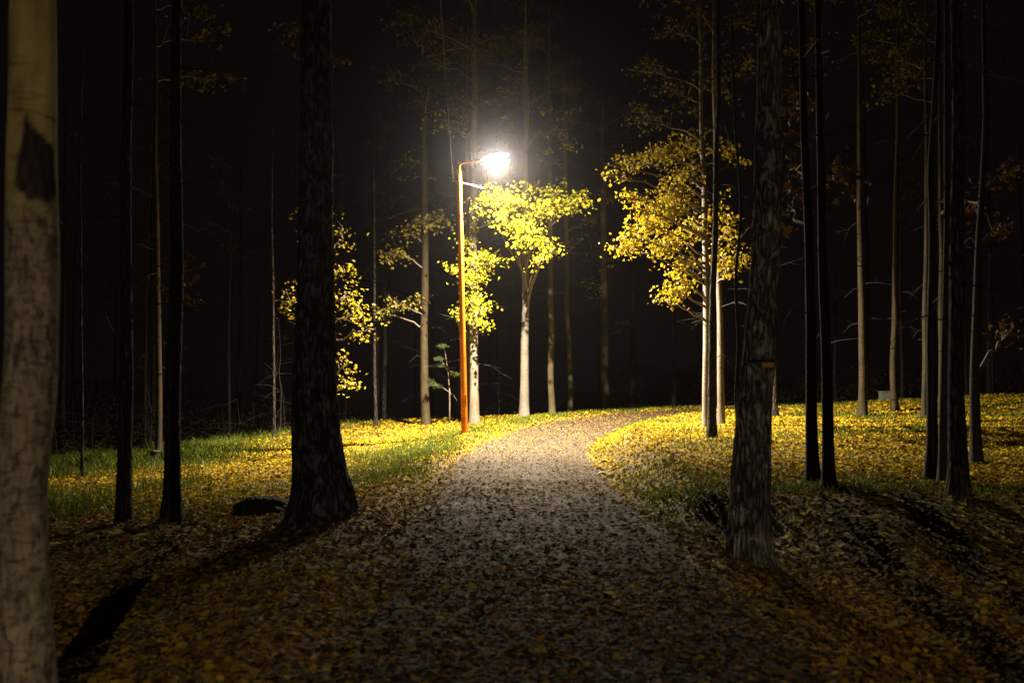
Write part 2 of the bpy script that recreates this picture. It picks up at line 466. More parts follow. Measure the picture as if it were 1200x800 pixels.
def scatter(y0, y1, dens, kind, smin, smax, tilt, xlim=0.62, trod=False):
    if trod: xlim = 0.30
    A = 0; out = []
    xs = xlim * y1 + 1.8
    n = int((y1 - y0) * 2 * xs * dens)
    y = RNG.uniform(y0, y1, n); x = RNG.uniform(-xs, xs, n)
    k = np.abs(x) < xlim * y + 1.8
    x, y = x[k], y[k]
    s, ys = path_coords(x, y)
    onp = 1 - sstep(HW - np.where(s > 0, 0.22, 0.5), HW + 0.12, np.abs(s))
    cl = fbm(x * 0.9, y * 0.9, 4.4, 3); cl2 = fbm(x * 3.2, y * 3.2, 1.4, 2)
    keep = 0.80 + 0.30 * cl + 0.25 * cl2
    keep = keep * (1 - onp * (1 - 0.42 * sstep(11, 7, y))) if not trod else (keep + 0.1) * sstep(HW + 0.35, HW - 0.5, np.abs(s)) * (1 - 0.22 * np.exp(-((s - 0.25) / 0.3) ** 2))
    grassy = grass_amount(x, y)
    yb = 10.9 + 3.4 * np.exp(-((x - 1.25) / 0.55) ** 2)
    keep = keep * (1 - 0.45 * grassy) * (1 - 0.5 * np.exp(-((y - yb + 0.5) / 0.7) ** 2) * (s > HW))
    k = RNG.uniform(size=len(x)) < keep
    x, y, onp = x[k], y[k], onp[k]
    z, s = surf(x, y)
    e = 0.05
    gxn = -(surf(x + e, y)[0] - z) / e; gyn = -(surf(x, y + e)[0] - z) / e
    N = np.stack([gxn, gyn, np.ones_like(gxn)], 1) + RNG.normal(size=(len(x), 3)) * tilt
    sz = RNG.uniform(smin, smax, len(x)) * RNG.choice([0.55, 0.8, 1.0, 1.3], len(x), p=[0.25, 0.35, 0.3, 0.1])
    N[:, :2] *= (1 - 0.45 * onp)[:, None]
    C = np.stack([x, y, z + 0.004 + np.abs(RNG.normal(0, 0.010, len(x))) + 0.2 * sz * tilt], 1)
    rn = RNG.beta(2.2, 1.7, len(x))
    rn = np.clip(rn * (0.56 + 0.54 * sstep(9, 15, y)) + 0.06 * sstep(12, 16, y) - 0.14 * trod * sstep(13, 9, y) - 0.22 * np.exp(-((y - (10.9 + 3.4 * np.exp(-((x - 1.25) / 0.55) ** 2)) + 0.8) / 0.8) ** 2) * (s > HW) + 0.10 * vnoise(x * 0.4, y * 0.4, 2.0), 0.02, 1)  # leaf colour lowered under the brow to imitate the bank's shade
    return leaves(C, N, sz, rn, kind)

def grass_amount(x, y):
    s, ys = path_coords(x, y)
    g = sstep(0.05, 0.5, fbm(x * 0.55 + 9, y * 0.55, 5.0, 3) + 0.12)
    dl = -s - HW
    verge = np.exp(-((dl - 0.9) / 0.95) ** 2) * sstep(13, 16, y) * (1 - sstep(36, 40, y))
    far_left = sstep(5, 8, -x) * sstep(17, 22, y)
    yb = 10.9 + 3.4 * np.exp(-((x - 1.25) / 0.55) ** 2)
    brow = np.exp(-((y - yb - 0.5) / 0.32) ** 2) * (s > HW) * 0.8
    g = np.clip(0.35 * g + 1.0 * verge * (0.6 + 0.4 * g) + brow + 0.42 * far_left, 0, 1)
    return g * sstep(HW - 0.05, HW + 0.2, np.abs(s)) * sstep(8.5, 12, y)

def build_litter(name, parts, mat, lab):
    off = 0; Vs, Fs, Rs = [], [], []
    for V, Fx, R in parts:
        Vs.append(V); Fs.append(Fx + off); Rs.append(R); off += len(V)
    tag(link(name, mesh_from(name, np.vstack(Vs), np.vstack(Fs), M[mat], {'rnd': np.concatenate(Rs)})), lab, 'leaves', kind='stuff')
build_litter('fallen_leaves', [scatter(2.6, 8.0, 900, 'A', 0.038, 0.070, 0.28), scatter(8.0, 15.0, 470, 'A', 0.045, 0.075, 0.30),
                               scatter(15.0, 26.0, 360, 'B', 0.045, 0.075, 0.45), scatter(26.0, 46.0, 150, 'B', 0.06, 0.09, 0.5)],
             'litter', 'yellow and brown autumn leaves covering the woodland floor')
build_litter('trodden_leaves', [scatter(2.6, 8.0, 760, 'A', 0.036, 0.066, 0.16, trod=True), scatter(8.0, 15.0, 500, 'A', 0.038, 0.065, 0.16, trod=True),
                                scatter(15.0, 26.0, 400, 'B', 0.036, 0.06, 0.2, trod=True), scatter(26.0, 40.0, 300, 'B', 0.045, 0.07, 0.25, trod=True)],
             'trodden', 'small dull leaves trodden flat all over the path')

def grass():
    n = 620000
    y = RNG.uniform(9, 40, n); x = RNG.uniform(-13, 16, n)
    k = (np.abs(x) < 0.6 * y + 1) & (RNG.uniform(size=n) < grass_amount(x, y) * np.where(y < 26, 1, 0.6))
    x, y = x[k], y[k]; z = H(x, y); n = len(x)
    h = RNG.uniform(0.05, 0.15, n) * (1 + 0.8 * (x < -5)); w = RNG.uniform(0.004, 0.009, n)
    a = RNG.uniform(0, 2 * np.pi, n)
    dx, dy = np.cos(a), np.sin(a)
    le = RNG.normal(0, 0.5, (n, 2))
    B = np.stack([x, y, z - 0.01], 1); W = np.stack([dx * w, dy * w, 0 * w], 1)
    Mid = B + np.stack([le[:, 0] * h * 0.35, le[:, 1] * h * 0.35, 0.6 * h], 1)
    Tp = B + np.stack([le[:, 0] * h, le[:, 1] * h, h * RNG.uniform(0.75, 1.05, n)], 1)
    V = np.stack([B - W, B + W, Mid + 0.7 * W, Mid - 0.7 * W, Tp], 1).reshape(-1, 3)
    o = np.arange(n)[:, None] * 5
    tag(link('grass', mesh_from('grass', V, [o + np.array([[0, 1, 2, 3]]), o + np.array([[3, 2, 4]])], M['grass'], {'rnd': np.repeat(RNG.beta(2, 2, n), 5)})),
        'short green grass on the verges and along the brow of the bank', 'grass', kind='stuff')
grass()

# ------------------------------------------------------------------ trees
def trunk_mesh(pts, rad, sides, step, seed, rough=0.04, lobes=0.0, flare_h=0.5, ridge=0.0, scar=None):
    pts = np.asarray(pts, float); rad = np.asarray(rad, float)
    s = np.r_[0, np.cumsum(np.linalg.norm(np.diff(pts, axis=0), axis=1))]
    n = max(12, int(s[-1] / step))
    # denser rings near the foot
    u = np.linspace(0, 1, n) ** 1.25 * s[-1]
    # smooth interpolation (Catmull through knots via fine lerp + box blur)
    fine = np.linspace(0, s[-1], 600)
    ker = np.hanning(31); ker /= ker.sum()
    def sm(v):
        f = np.interp(fine, s, v); p = np.r_[2 * f[0] - f[15:0:-1], f, 2 * f[-1] - f[-2:-17:-1]]
        return np.interp(u, fine, np.convolve(p, ker, 'valid'))
    P = np.stack([sm(pts[:, k]) for k in range(3)], 1)
    R = np.maximum(sm(rad), 0.004)
    P[:, 0] += R * 0.35 * vnoise(u * 0.7, seed * 3.1) * np.clip(u, 0, 1)
    P[:, 1] += R * 0.35 * vnoise(u * 0.7, seed * 5.7 + 40) * np.clip(u, 0, 1)
    thin = np.clip(1 - R.max() / 0.2, 0, 1)
    P[:, 0] += 0.035 * thin * vnoise(u * 0.45, seed * 2.3 + 11) * np.clip(u * 0.5, 0, 1)
    P[:, 1] += 0.06 * thin * vnoise(u * 0.45, seed * 4.9 + 70) * np.clip(u * 0.5, 0, 1)
    th = np.linspace(0, 2 * np.pi, sides, endpoint=False)
    cx, sx = np.cos(th)[None, :], np.sin(th)[None, :]
    uu = u[:, None]
    D = 1 + rough * fbm(cx * 1.6 + seed, sx * 1.6, uu * 2.2, 3)
    if ridge > 0:
        D = D + ridge * (np.abs(fbm(cx * 5 + seed * 2, sx * 5, uu * 2.4, 4)) - 0.25)
    if lobes > 0:
        fl = np.exp(-uu / flare_h)
        D = D + lobes * fl * (0.35 + 0.75 * vnoise(cx * 1.7 + seed * 7, sx * 1.7, 0.5 + 0 * uu))
    att = None
    if scar is not None:
        D, att = scar(D, u, th)
    V, Q, T = tube(P, R, sides, True, D)
    return V, Q, T, att, P, R

NEED = {}
def leaf_cloud(blobs, base, trunkP, trunkR, tree_obj, mat, lsize, limb_r=0.03):
    """blobs: (centre xyz, radii xyz, leaves). Limbs leave the trunk, twigs leave the limb, leaf sprays hang on the twigs."""
    Cs, Ns, Ts = [], [], []
    for bb in blobs:
        c, r, nl = bb[:3]; tone = bb[3] if len(bb) > 3 else 0
        c = np.array(c, float); r = np.array(r, float)
        ncl = max(4, int(nl / 16))
        g = RNG.normal(size=(ncl, 3)); g /= np.linalg.norm(g, axis=1)[:, None]
        cc = c + g * r * (RNG.uniform(0.05, 1, (ncl, 1)) ** 0.55)
        # limb
        dh = np.hypot(*(c - base)[:2])
        zt = max(base[2] + 1.2, c[2] - 0.25 * np.linalg.norm(c[:2] - trunkP[np.argmin(abs(trunkP[:, 2] - c[2]))][:2]) - 0.2)
        k = np.argmin(abs(trunkP[:, 2] - zt)); st = trunkP[k]
        t = np.linspace(0, 1, 9)[:, None]
        far = c + (c - st) * min(0.3, 0.35 / (np.linalg.norm(c - st) + 1e-6)) * np.array([1, 1, -0.2])
        ctrl = (st + c) / 2 + np.array([0, 0, 0.12 * np.linalg.norm(c - st)])
        curve = (1 - t) ** 2 * st + 2 * t * (1 - t) * ctrl + t ** 2 * far
        curve[1:-1] += RNG.normal(0, 0.03, (7, 3))
        mb = MB()
        r0 = min(limb_r, trunkR[k] * 0.55)
        mb.tube(curve - base, np.linspace(r0, r0 * 0.25, 9), 6)
        for q in cc:
            kk = int(np.clip(np.argmin(np.linalg.norm(curve - q, axis=1)) - 1, 1, 8)); s0 = curve[kk]
            mid = (s0 + q) / 2 + RNG.normal(0, 0.05, 3) + np.array([0, 0, 0.06])
            mb.tube(np.array([s0, mid, q]) - base, [r0 * 0.28, r0 * 0.2, 0.003], 4, False)
        link('limb', mb.mesh('limb', M['limb']), tree_obj)
        for q in cc:
            m = RNG.integers(10, 24)
            dirv = (q - c) * np.array([1, 1, 0.3]) + RNG.normal(0, 0.25, 3); dirv /= np.linalg.norm(dirv) + 1e-6
            al = RNG.uniform(-0.32, 0.32, (m, 1))
            p = q + dirv * al + RNG.normal(0, 1, (m, 3)) * np.array([0.12, 0.12, 0.06]) - np.array([0, 0, 1]) * (al ** 2) * 0.7
            Cs.append(p); Ts.append(np.full(m, tone)); Ns.append(RNG.normal(size=(m, 3)) * 0.75 + np.array([0, 0, 0.8]) + dirv * 0.3)
    C = np.vstack(Cs); N = np.vstack(Ns)
    sz = np.clip(RNG.lognormal(-0.12, 0.32, len(C)), 0.4, 1.5) * lsize
    T = np.concatenate(Ts).astype(np.int32)
    V, Fx, R = leaves(C - base, N, sz, np.clip(RNG.beta(2, 2, len(C)), 0, 1), 'B', 0.3)
    me = mesh_from('crown', V, Fx, mat, {'rnd': R})
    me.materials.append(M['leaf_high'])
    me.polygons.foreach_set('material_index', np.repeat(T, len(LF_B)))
    return me

def dead_twigs(P, R, base, t, n, z0=1.6, z1=6.5, into=None):
    for q in range(n):
        mb = MB() if into is None else into
        k = np.argmin(abs(P[:, 2] - base[2] - RNG.uniform(z0, z1))); a = RNG.uniform(0, 2 * np.pi); L = RNG.uniform(0.3, 1.3)
        d = np.array([math.cos(a), math.sin(a), RNG.uniform(-0.35, 0.35)])
        p0 = P[k] - base; p1 = p0 + d * L * 0.5 + (0, 0, 0.04); p2 = p0 + d * L + RNG.normal(0, 0.12, 3) - (0, 0, 0.12 * L)
        mb.tube(np.array([p0, p1, p2]), [0.010, 0.007, 0.002], 5)
        for w in range(RNG.integers(1, 4)):
            f = RNG.uniform(0.3, 0.9); c = p0 + (p1 - p0) * f * 2 if f < 0.5 else p1 + (p2 - p1) * (f * 2 - 1)
            mb.tube(np.array([c, c + d * 0.25 * L + RNG.normal(0, 0.12, 3)]), [0.004, 0.001], 4)
        if into is None:
            link('dead_branch', mb.mesh('dead_branch', M['twig']), t)

def pixel_blobs(lst, depth):
    out = []
    for b in lst:
        px, py, rx, ry, dd, nl = b[:6]
        dep = depth + dd
        c = at(px, py, dep); k = dep / F
        out.append((c, (rx * k, max(0.35, rx * k * 0.8), ry * k), nl, b[6] if len(b) > 6 else 0))
    return out

def high_blobs(top, height, spread, n, nl):
    out = []
    for k in range(n):
        t = (k + 0.5) / n; a = RNG.uniform(0, 2 * np.pi); rr = spread * (1 - 0.75 * t) * RNG.uniform(0.35, 1)
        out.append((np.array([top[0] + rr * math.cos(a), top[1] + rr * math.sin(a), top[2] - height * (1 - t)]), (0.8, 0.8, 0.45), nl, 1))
    return out

TREES = {}
def tree(label, knots, mat, height=15.0, depth=None, blobs=None, leafmat=None, lsize=0.10, name='tree', group=None, sides=18, step=0.12,
         rough=0.05, lobes=0.35, flare_h=0.35, ridge=0.0, scar=None, seed=None, high=True, limb_r=0.03, cat='tree'):
    """knots: (px, py, width px) from the foot upwards, all at the depth where the foot meets the ground"""
    px, py, w = knots[0]
    dep = hit(px, py) if depth is None else depth
    pts, rad = [], []
    for kx, ky, kw in knots:
        pts.append(at(kx, ky, dep)); rad.append(kw / 2 * dep / F)
    pts = np.array(pts); rad = np.array(rad)
    gz = float(H(pts[0, 0], pts[0, 1], False))
    base = np.array([pts[0, 0], pts[0, 1], gz])
    pts[0, 2] = gz - 0.12
    seed = len(TREES) * 1.37 + 0.5 if seed is None else seed
    top = pts[-1].copy()
    if top[2] < gz + height:
        dr = (pts[-1] - pts[-2]); dr = dr / dr[2] * 0.5 if dr[2] > 0.2 else np.zeros(3)
        r0 = rad[-1]; zz = top[2]
        ex = [top + np.array([dr[0] * k * 0.6, RNG.normal(0, 0.06), k]) for k in np.linspace(0, 1, 5)[1:] * (gz + height - zz)]
        pts = np.vstack([pts, ex]); rad = np.r_[rad, np.linspace(r0, 0.012, 5)[1:]]
    t = thing(name, label, cat, base, group)
    V, Q, T, att, P, R = trunk_mesh(pts, rad, sides, step, seed, rough, lobes, flare_h, ridge, scar)
    link('trunk', mesh_from('trunk', V - base, [Q, T], M[mat], {'scar': att} if att is not None else None), t)
    bl = pixel_blobs(blobs, dep) if blobs else []
    if high:
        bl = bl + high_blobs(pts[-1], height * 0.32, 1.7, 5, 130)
    if bl:
        link('crown', leaf_cloud(bl, base, P, R, t, M[leafmat or 'leaf'], lsize, limb_r), t)
    if high and cat == 'tree' and dep > 9.5:
        dead_twigs(P, R, base, t, int(RNG.integers(5, 11)))
    TREES[label] = (t, base, dep)
    return t, base, dep, P, R

# --- the pale aspen trunk close to the camera, with its dark scar
def scar_fn(D, u, th):
    z = u[:, None]; a = np.degrees(np.arctan2(np.sin(th), np.cos(th)))[None, :]
    q = (ZT - z) / (ZT - ZB)                       # 0 at the pointed top, 1 at the foot of the scar
    lo = -84 - 22 * sstep(0.0, 0.85, q) + 26 * sstep(0.86, 1.0, q)
    hi = -70 + 78 * sstep(0.08, 0.45, q) - 18 * sstep(0.9, 1.0, q)
    n = 7 * fbm(np.radians(a) * 5, z * 9, 2.0, 3)
    m = sstep(-3, 10, a - lo + 1.6 * n) * sstep(-3, 10, hi - a + 1.6 * n) * sstep(-0.02, 0.03, q + 0.006 * n) * sstep(1.05, 0.97, q + 0.045 * fbm(np.radians(a) * 3, z * 2, 5.5, 3) * 3)
    rim = 4 * m * (1 - m)
    D = D * (1 - 0.07 * m * (1 + 0.5 * fbm(np.radians(a) * 9, z * 5, 7.0, 3)) + 0.03 * rim)
    return D, np.r_[m.ravel(), 0, 0]
def aspen_scar_mat():
    m, nt, b, o = new_mat('old_aspen_bark'); t = NT(nt)
    sm = t.noise(t.coord((7, 7, 3)), 1.0, 5, 0.6)
    up = t.ramp(sm, [(0.34, (0.24, 0.185, 0.065)), (0.6, (0.47, 0.37, 0.135))])
    dash = t.noise(t.coord((4, 4, 32)), 1.0, 3, 0.5, 0.3)
    up = t.mix(t.ramp(dash, [(0.58, (0, 0, 0)), (0.72, (0.75, 0.75, 0.75))]), up, (0.06, 0.045, 0.025))
    vc = t.coord((26, 26, 8))
    fv = t.noise(vc, 1.0, 6, 0.7, 0.8)
    hc = t.noise(t.coord((14, 14, 34)), 1.0, 4, 0.65, 0.5)
    lo = t.ramp(fv, [(0.36, (0.07, 0.055, 0.035)), (0.5, (0.29, 0.23, 0.145)), (0.7, (0.46, 0.37, 0.25))])
    lo = t.mix(t.ramp(hc, [(0.50, (0, 0, 0)), (0.66, (0.75, 0.75, 0.75))]), lo, (0.055, 0.043, 0.03))
    sx = t.n('ShaderNodeSeparateXYZ'); t.l(t.coord((1, 1, 1)), sx.inputs[0])
    zz = t.math('ADD', sx.outputs[2], t.math('MULTIPLY', t.noise(t.coord((6, 6, 3)), 1.0, 4), 0.55))
    mr = t.n('ShaderNodeMapRange'); mr.inputs[1].default_value = 2.56; mr.inputs[2].default_value = 2.70
    t.l(zz, mr.inputs[0])
    c = t.mix(mr.outputs[0], lo, up)
    at_ = t.n('ShaderNodeAttribute', attribute_name='scar')
    sc = t.ramp(t.noise(t.coord((40, 40, 12)), 1.0, 4), [(0.35, (0.018, 0.011, 0.012)), (0.7, (0.055, 0.036, 0.034))])
    c = t.mix(at_.outputs['Fac'], c, sc)
    t.l(c, b.inputs['Base Color']); b.inputs['Roughness'].default_value = 0.8; b.inputs['Specular IOR Level'].default_value = 0.2
    inv = t.math('SUBTRACT', 1.0, mr.outputs[0])
    hgt = t.math('ADD', t.math('MULTIPLY', t.math('ADD', fv, hc), inv), t.math('MULTIPLY', dash, 0.25))
    t.bump(hgt, 0.8, 0.02, b)
    return m
M['old_aspen'] = aspen_scar_mat()
D1 = 4.45
G1 = float(H(at(30, 860, D1)[0], D1, False)) - 0.12
ZT = float(at(46, 136, D1)[2]) - G1
ZB = float(at(46, 237, D1)[2]) - G1
tree('thick pale trunk with a long dark scar, so close its foot is out of sight',
     [(31, 862, 82), (30, 830, 68), (29, 780, 61), (28, 700, 57), (28, 620, 55), (28, 560, 55), (33, 515, 60), (39, 480, 61), (40, 420, 58), (38, 330, 60),
      (34, 260, 59), (31, 210, 55), (32, 100, 53), (34, 0, 50), (35, -150, 46)], 'old_aspen', 13, depth=D1, sides=72, step=0.02,
     rough=0.06, lobes=0.1, ridge=0.05, scar=scar_fn, high=True)

# --- trees of the verge and the wood, foot first
tree('slim black trunk with a narrow foot, between the scarred pale trunk and another black trunk',
     [(145, 613, 24), (145, 596, 18), (146, 540, 16.5), (148, 450, 15), (147, 300, 13), (148, 180, 12), (149, 60, 11)], 'dark', 14)
tree('slim black trunk with a flared foot, closest to the lit grass of the verge',
     [(200, 612, 32), (200, 596, 23), (201, 570, 19), (202, 480, 18), (205, 350, 16), (208, 220, 14), (207, 100, 12)], 'dark', 14, leafmat='leaf_rust',
     blobs=[(215, 330, 16, 30, 1, 40)])
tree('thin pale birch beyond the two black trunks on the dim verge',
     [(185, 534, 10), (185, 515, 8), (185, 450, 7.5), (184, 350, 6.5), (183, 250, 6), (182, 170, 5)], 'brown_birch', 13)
T5 = tree('massive dark trunk with broad flared roots beside the path',
     [(377, 608, 92), (377, 594, 76), (377, 575, 67), (376, 540, 60), (375, 470, 53), (373, 400, 47), (372, 350, 43), (371, 200, 39), (370, 0, 35)], 'old', 16,
     sides=72, step=0.035, rough=0.06, lobes=0.42, flare_h=0.35, ridge=0.14)
tree('yellow leaved tree hidden behind the massive dark trunk, boughs showing past it',
     [(388, 528, 9), (387, 450, 8), (386, 300, 7), (385, 180, 6)], 'birch_grey', 13, leafmat='leaf', lsize=0.08,
     blobs=[(408, 345, 16, 14, 0, 90), (417, 365, 14, 12, 0, 85), (402, 318, 9, 16, -0.4, 45), (425, 385, 10, 12, -0.4, 40), (398, 280, 7, 26, 0, 25), (404, 425, 8, 18, -0.3, 20),
            (408, 450, 6, 6, 0, 10), (340, 350, 10, 40, 0, 30), (355, 260, 14, 30, 0.4, 30)])
tree('straight olive grey trunk standing alone between the massive trunk and the lamp post',
     [(499, 498, 12), (499, 488, 10), (498, 400, 9), (497, 280, 8), (496, 180, 7), (496, 60, 6)], 'brown_birch', 15,
     blobs=[(497, 262, 24, 14, -0.5, 150), (460, 296, 20, 12, -0.3, 130), (478, 272, 16, 14, 0, 80), (470, 356, 18, 8, -0.4, 110), (488, 350, 10, 6, 0, 40), (448, 366, 10, 8, 0, 50), (520, 255, 14, 12, 0, 50), (490, 190, 32, 24, 0, 70), (500, 120, 36, 26, -0.4, 150, 1), (490, 50, 44, 34, -0.4, 200, 1)],
     leafmat='leaf_olive')
tree('pale trunk right behind the lamp post, wrapped in two bright leafy boughs',
     [(557, 497, 15), (556, 488, 11.5), (556, 450, 10), (556, 350, 9.5), (555, 260, 8.5), (556, 120, 7), (556, 20, 6)], 'birch_grey', 15,
     blobs=[(556, 190, 34, 22, -0.5, 160, 1), (552, 120, 42, 30, -0.5, 240, 1), (560, 50, 46, 34, -0.5, 260, 1), (558, 303, 20, 9, -1.2, 256), (577, 306, 11, 8, -1.0, 135), (545, 325, 14, 9, -1.2, 175), (562, 325, 14, 8, -0.8, 135), (536, 316, 7, 8, -1.2, 54), (553, 352, 16, 8, -1.0, 175), (566, 362, 11, 8, -1.0, 121), (540, 366, 10, 7, -1.1, 94),
            (568, 381, 6, 6, -1.0, 48), (552, 375, 8, 6, -1.0, 54), (543, 282, 10, 7, -1, 35), (565, 262, 20, 10, -0.4, 67), (530, 150, 40, 30, 0, 67)], leafmat='leaf_lemon', lsize=0.088)
tree('brightest white trunk, with a glowing crown bough spread just under the lamp',
     [(614, 489, 14), (614, 478, 11), (614, 440, 9.8), (616, 360, 8.8), (615, 300, 8.2), (616, 220, 7), (616, 100, 6)], 'birch', 15,
     blobs=[(618, 170, 40, 22, -0.5, 170, 1), (612, 110, 44, 30, -0.5, 240, 1), (622, 45, 50, 36, -0.5, 260, 1), (577, 229, 18, 9, -5.3, 283), (600, 234, 20, 11, -5.3, 351), (590, 252, 18, 8, -5.1, 216), (618, 244, 18, 11, -4.8, 297), (640, 243, 18, 10, -4.6, 256), (668, 238, 18, 11, -4.4, 229), (684, 232, 8, 9, -4.4, 81), (655, 225, 14, 7, -4.5, 108),
            (622, 274, 17, 10, -4.7, 256), (640, 283, 12, 9, -4.6, 148), (612, 262, 18, 9, -4.8, 202), (604, 285, 10, 6, -4.6, 81), (634, 304, 6, 7, -4.6, 54), (647, 292, 7, 6, -4.6, 54), (562, 243, 9, 7, -5.2, 67), (620, 218, 12, 6, -4.8, 81),
            (600, 120, 60, 50, 0, 162), (660, 150, 40, 40, 0, 121)], leafmat='leaf_lemon', lsize=0.088, limb_r=0.035)
tree('narrow olive trunk standing at the path bend beside the brightest white trunk',
     [(647, 486, 10), (647, 478, 7.6), (646, 420, 7), (645, 350, 6.5), (645, 290, 6), (644, 200, 5)], 'aspen', 14)
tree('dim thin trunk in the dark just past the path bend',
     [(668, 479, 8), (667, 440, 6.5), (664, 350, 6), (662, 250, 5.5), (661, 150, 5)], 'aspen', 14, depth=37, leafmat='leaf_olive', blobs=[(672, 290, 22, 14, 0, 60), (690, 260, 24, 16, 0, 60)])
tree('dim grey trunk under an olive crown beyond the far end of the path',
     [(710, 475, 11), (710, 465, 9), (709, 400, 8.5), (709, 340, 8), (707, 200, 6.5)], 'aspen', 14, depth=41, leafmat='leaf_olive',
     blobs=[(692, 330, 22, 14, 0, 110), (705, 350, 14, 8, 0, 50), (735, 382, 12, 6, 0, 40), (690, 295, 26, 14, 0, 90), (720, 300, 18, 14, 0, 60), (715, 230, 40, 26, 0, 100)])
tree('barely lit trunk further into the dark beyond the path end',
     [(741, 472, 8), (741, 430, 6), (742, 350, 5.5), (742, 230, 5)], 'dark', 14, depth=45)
tree('white birch with a big golden crown reaching towards the lamp',
     [(827, 500, 10), (827, 486, 8.4), (827, 450, 8), (828, 350, 8), (826, 280, 7), (824, 200, 6), (822, 120, 5), (821, 40, 4.5)], 'birch', 15,
     blobs=[(732, 290, 13, 6, -1.0, 135), (745, 276, 14, 9, -1.0, 202), (760, 262, 16, 10, -0.8, 243), (756, 245, 14, 8, -0.6, 148), (775, 250, 18, 12, -0.6, 297), (795, 240, 18, 14, -0.3, 297), (780, 226, 16, 9, -0.4, 175), (742, 230, 8, 6, -0.6, 67),
            (790, 285, 16, 10, -0.5, 202), (775, 292, 12, 9, -0.6, 135), (800, 310, 12, 12, -0.4, 148), (792, 340, 11, 10, -0.5, 148), (782, 350, 8, 6, -0.5, 54), (798, 328, 12, 8, -0.5, 94), (812, 270, 14, 16, 0, 189), (800, 205, 22, 12, 0, 216),
            (728, 192, 14, 8, -0.6, 94), (722, 204, 7, 5, -0.6, 35), (755, 190, 16, 9, -0.3, 121), (780, 180, 24, 12, 0, 175), (810, 170, 24, 16, 0.3, 189), (760, 140, 34, 18, 0, 175, 1), (800, 110, 40, 26, 0, 216, 1), (750, 80, 34, 26, 0, 135, 1), (840, 90, 30, 40, 0.4, 162, 1), (800, 40, 50, 24, 0, 189, 1)],
     lsize=0.085, limb_r=0.035)
tree('black trunk standing directly in front of the white birch with the golden crown',
     [(834, 514, 16), (834, 502, 11.5), (834, 480, 10), (835, 420, 9), (836, 350, 8), (838, 250, 6.5), (841, 120, 5.5)], 'dark', 13)
tree('cream trunk just behind the white birch, leaves hanging along its upper half',
     [(845, 497, 11), (845, 486, 8.4), (844, 400, 7.6), (842, 330, 6.6), (840, 250, 6), (838, 160, 5)], 'birch_grey', 14,
     blobs=[(852, 270, 14, 18, -0.3, 120), (858, 300, 10, 10, -0.4, 60), (848, 240, 14, 16, 0, 90), (846, 300, 10, 14, -0.3, 50), (852, 316, 7, 6, -0.4, 26), (875, 300, 6, 8, 0, 20), (846, 180, 20, 20, 0, 80)])
tree('small dark stem half hidden by the patchy grey trunk',
     [(909, 488, 10), (908, 475, 7), (907, 430, 6.5), (905, 300, 6)], 'dark', 12)
tree('crooked dark sapling bending along the edge of the patchy grey trunk',
     [(868, 548, 7), (864, 500, 5), (862, 460, 4.6), (865, 400, 4.2), (862, 325, 3.8), (867, 255, 3.6), (866, 224, 3.4), (860, 156, 3), (857, 60, 2.6)], 'dim_birch', 10,
     sides=10, rough=0.02, lobes=0.1)
T17 = tree('stout patchy grey trunk beside the path with a yellow wood wound',
     [(880, 657, 62), (879, 640, 52), (880, 610, 48.5), (882, 560, 46), (884, 510, 43), (886, 465, 41), (890, 425, 39), (894, 380, 36.5), (897, 300, 34), (899, 200, 31), (901, 0, 27)],
     'patchy', 16, sides=72, step=0.03, rough=0.07, lobes=0.22, flare_h=0.25, ridge=0.12)
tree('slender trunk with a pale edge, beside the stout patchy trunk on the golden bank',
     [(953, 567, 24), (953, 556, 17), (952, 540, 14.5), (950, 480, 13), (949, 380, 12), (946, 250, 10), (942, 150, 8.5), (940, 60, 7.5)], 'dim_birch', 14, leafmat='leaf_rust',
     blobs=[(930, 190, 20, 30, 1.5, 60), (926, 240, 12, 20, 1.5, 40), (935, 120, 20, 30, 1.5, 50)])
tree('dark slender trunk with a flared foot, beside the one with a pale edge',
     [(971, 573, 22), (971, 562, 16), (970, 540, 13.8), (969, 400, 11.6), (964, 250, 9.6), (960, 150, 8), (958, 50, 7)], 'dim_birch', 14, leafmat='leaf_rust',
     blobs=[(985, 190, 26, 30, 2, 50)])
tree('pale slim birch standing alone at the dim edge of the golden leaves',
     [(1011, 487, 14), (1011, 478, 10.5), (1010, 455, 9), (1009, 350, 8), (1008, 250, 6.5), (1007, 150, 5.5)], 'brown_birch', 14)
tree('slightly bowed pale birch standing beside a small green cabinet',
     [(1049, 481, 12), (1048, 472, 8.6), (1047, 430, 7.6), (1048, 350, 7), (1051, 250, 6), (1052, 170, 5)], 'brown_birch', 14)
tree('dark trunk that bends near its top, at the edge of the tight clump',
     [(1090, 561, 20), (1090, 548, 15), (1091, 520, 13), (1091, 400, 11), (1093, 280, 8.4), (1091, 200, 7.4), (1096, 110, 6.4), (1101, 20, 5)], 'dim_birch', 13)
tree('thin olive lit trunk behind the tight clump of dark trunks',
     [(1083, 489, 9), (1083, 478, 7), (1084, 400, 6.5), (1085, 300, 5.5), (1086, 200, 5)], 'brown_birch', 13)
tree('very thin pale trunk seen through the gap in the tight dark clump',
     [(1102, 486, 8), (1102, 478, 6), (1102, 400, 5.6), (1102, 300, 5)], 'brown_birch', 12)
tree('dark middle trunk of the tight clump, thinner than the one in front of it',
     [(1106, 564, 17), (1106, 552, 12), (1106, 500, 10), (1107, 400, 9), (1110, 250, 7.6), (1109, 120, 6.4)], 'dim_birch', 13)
tree('thickest black trunk at the front of the tight clump',
     [(1123, 581, 32), (1123, 568, 24), (1122, 540, 21), (1122, 450, 18), (1122, 300, 16), (1121, 100, 14)], 'dark', 14)
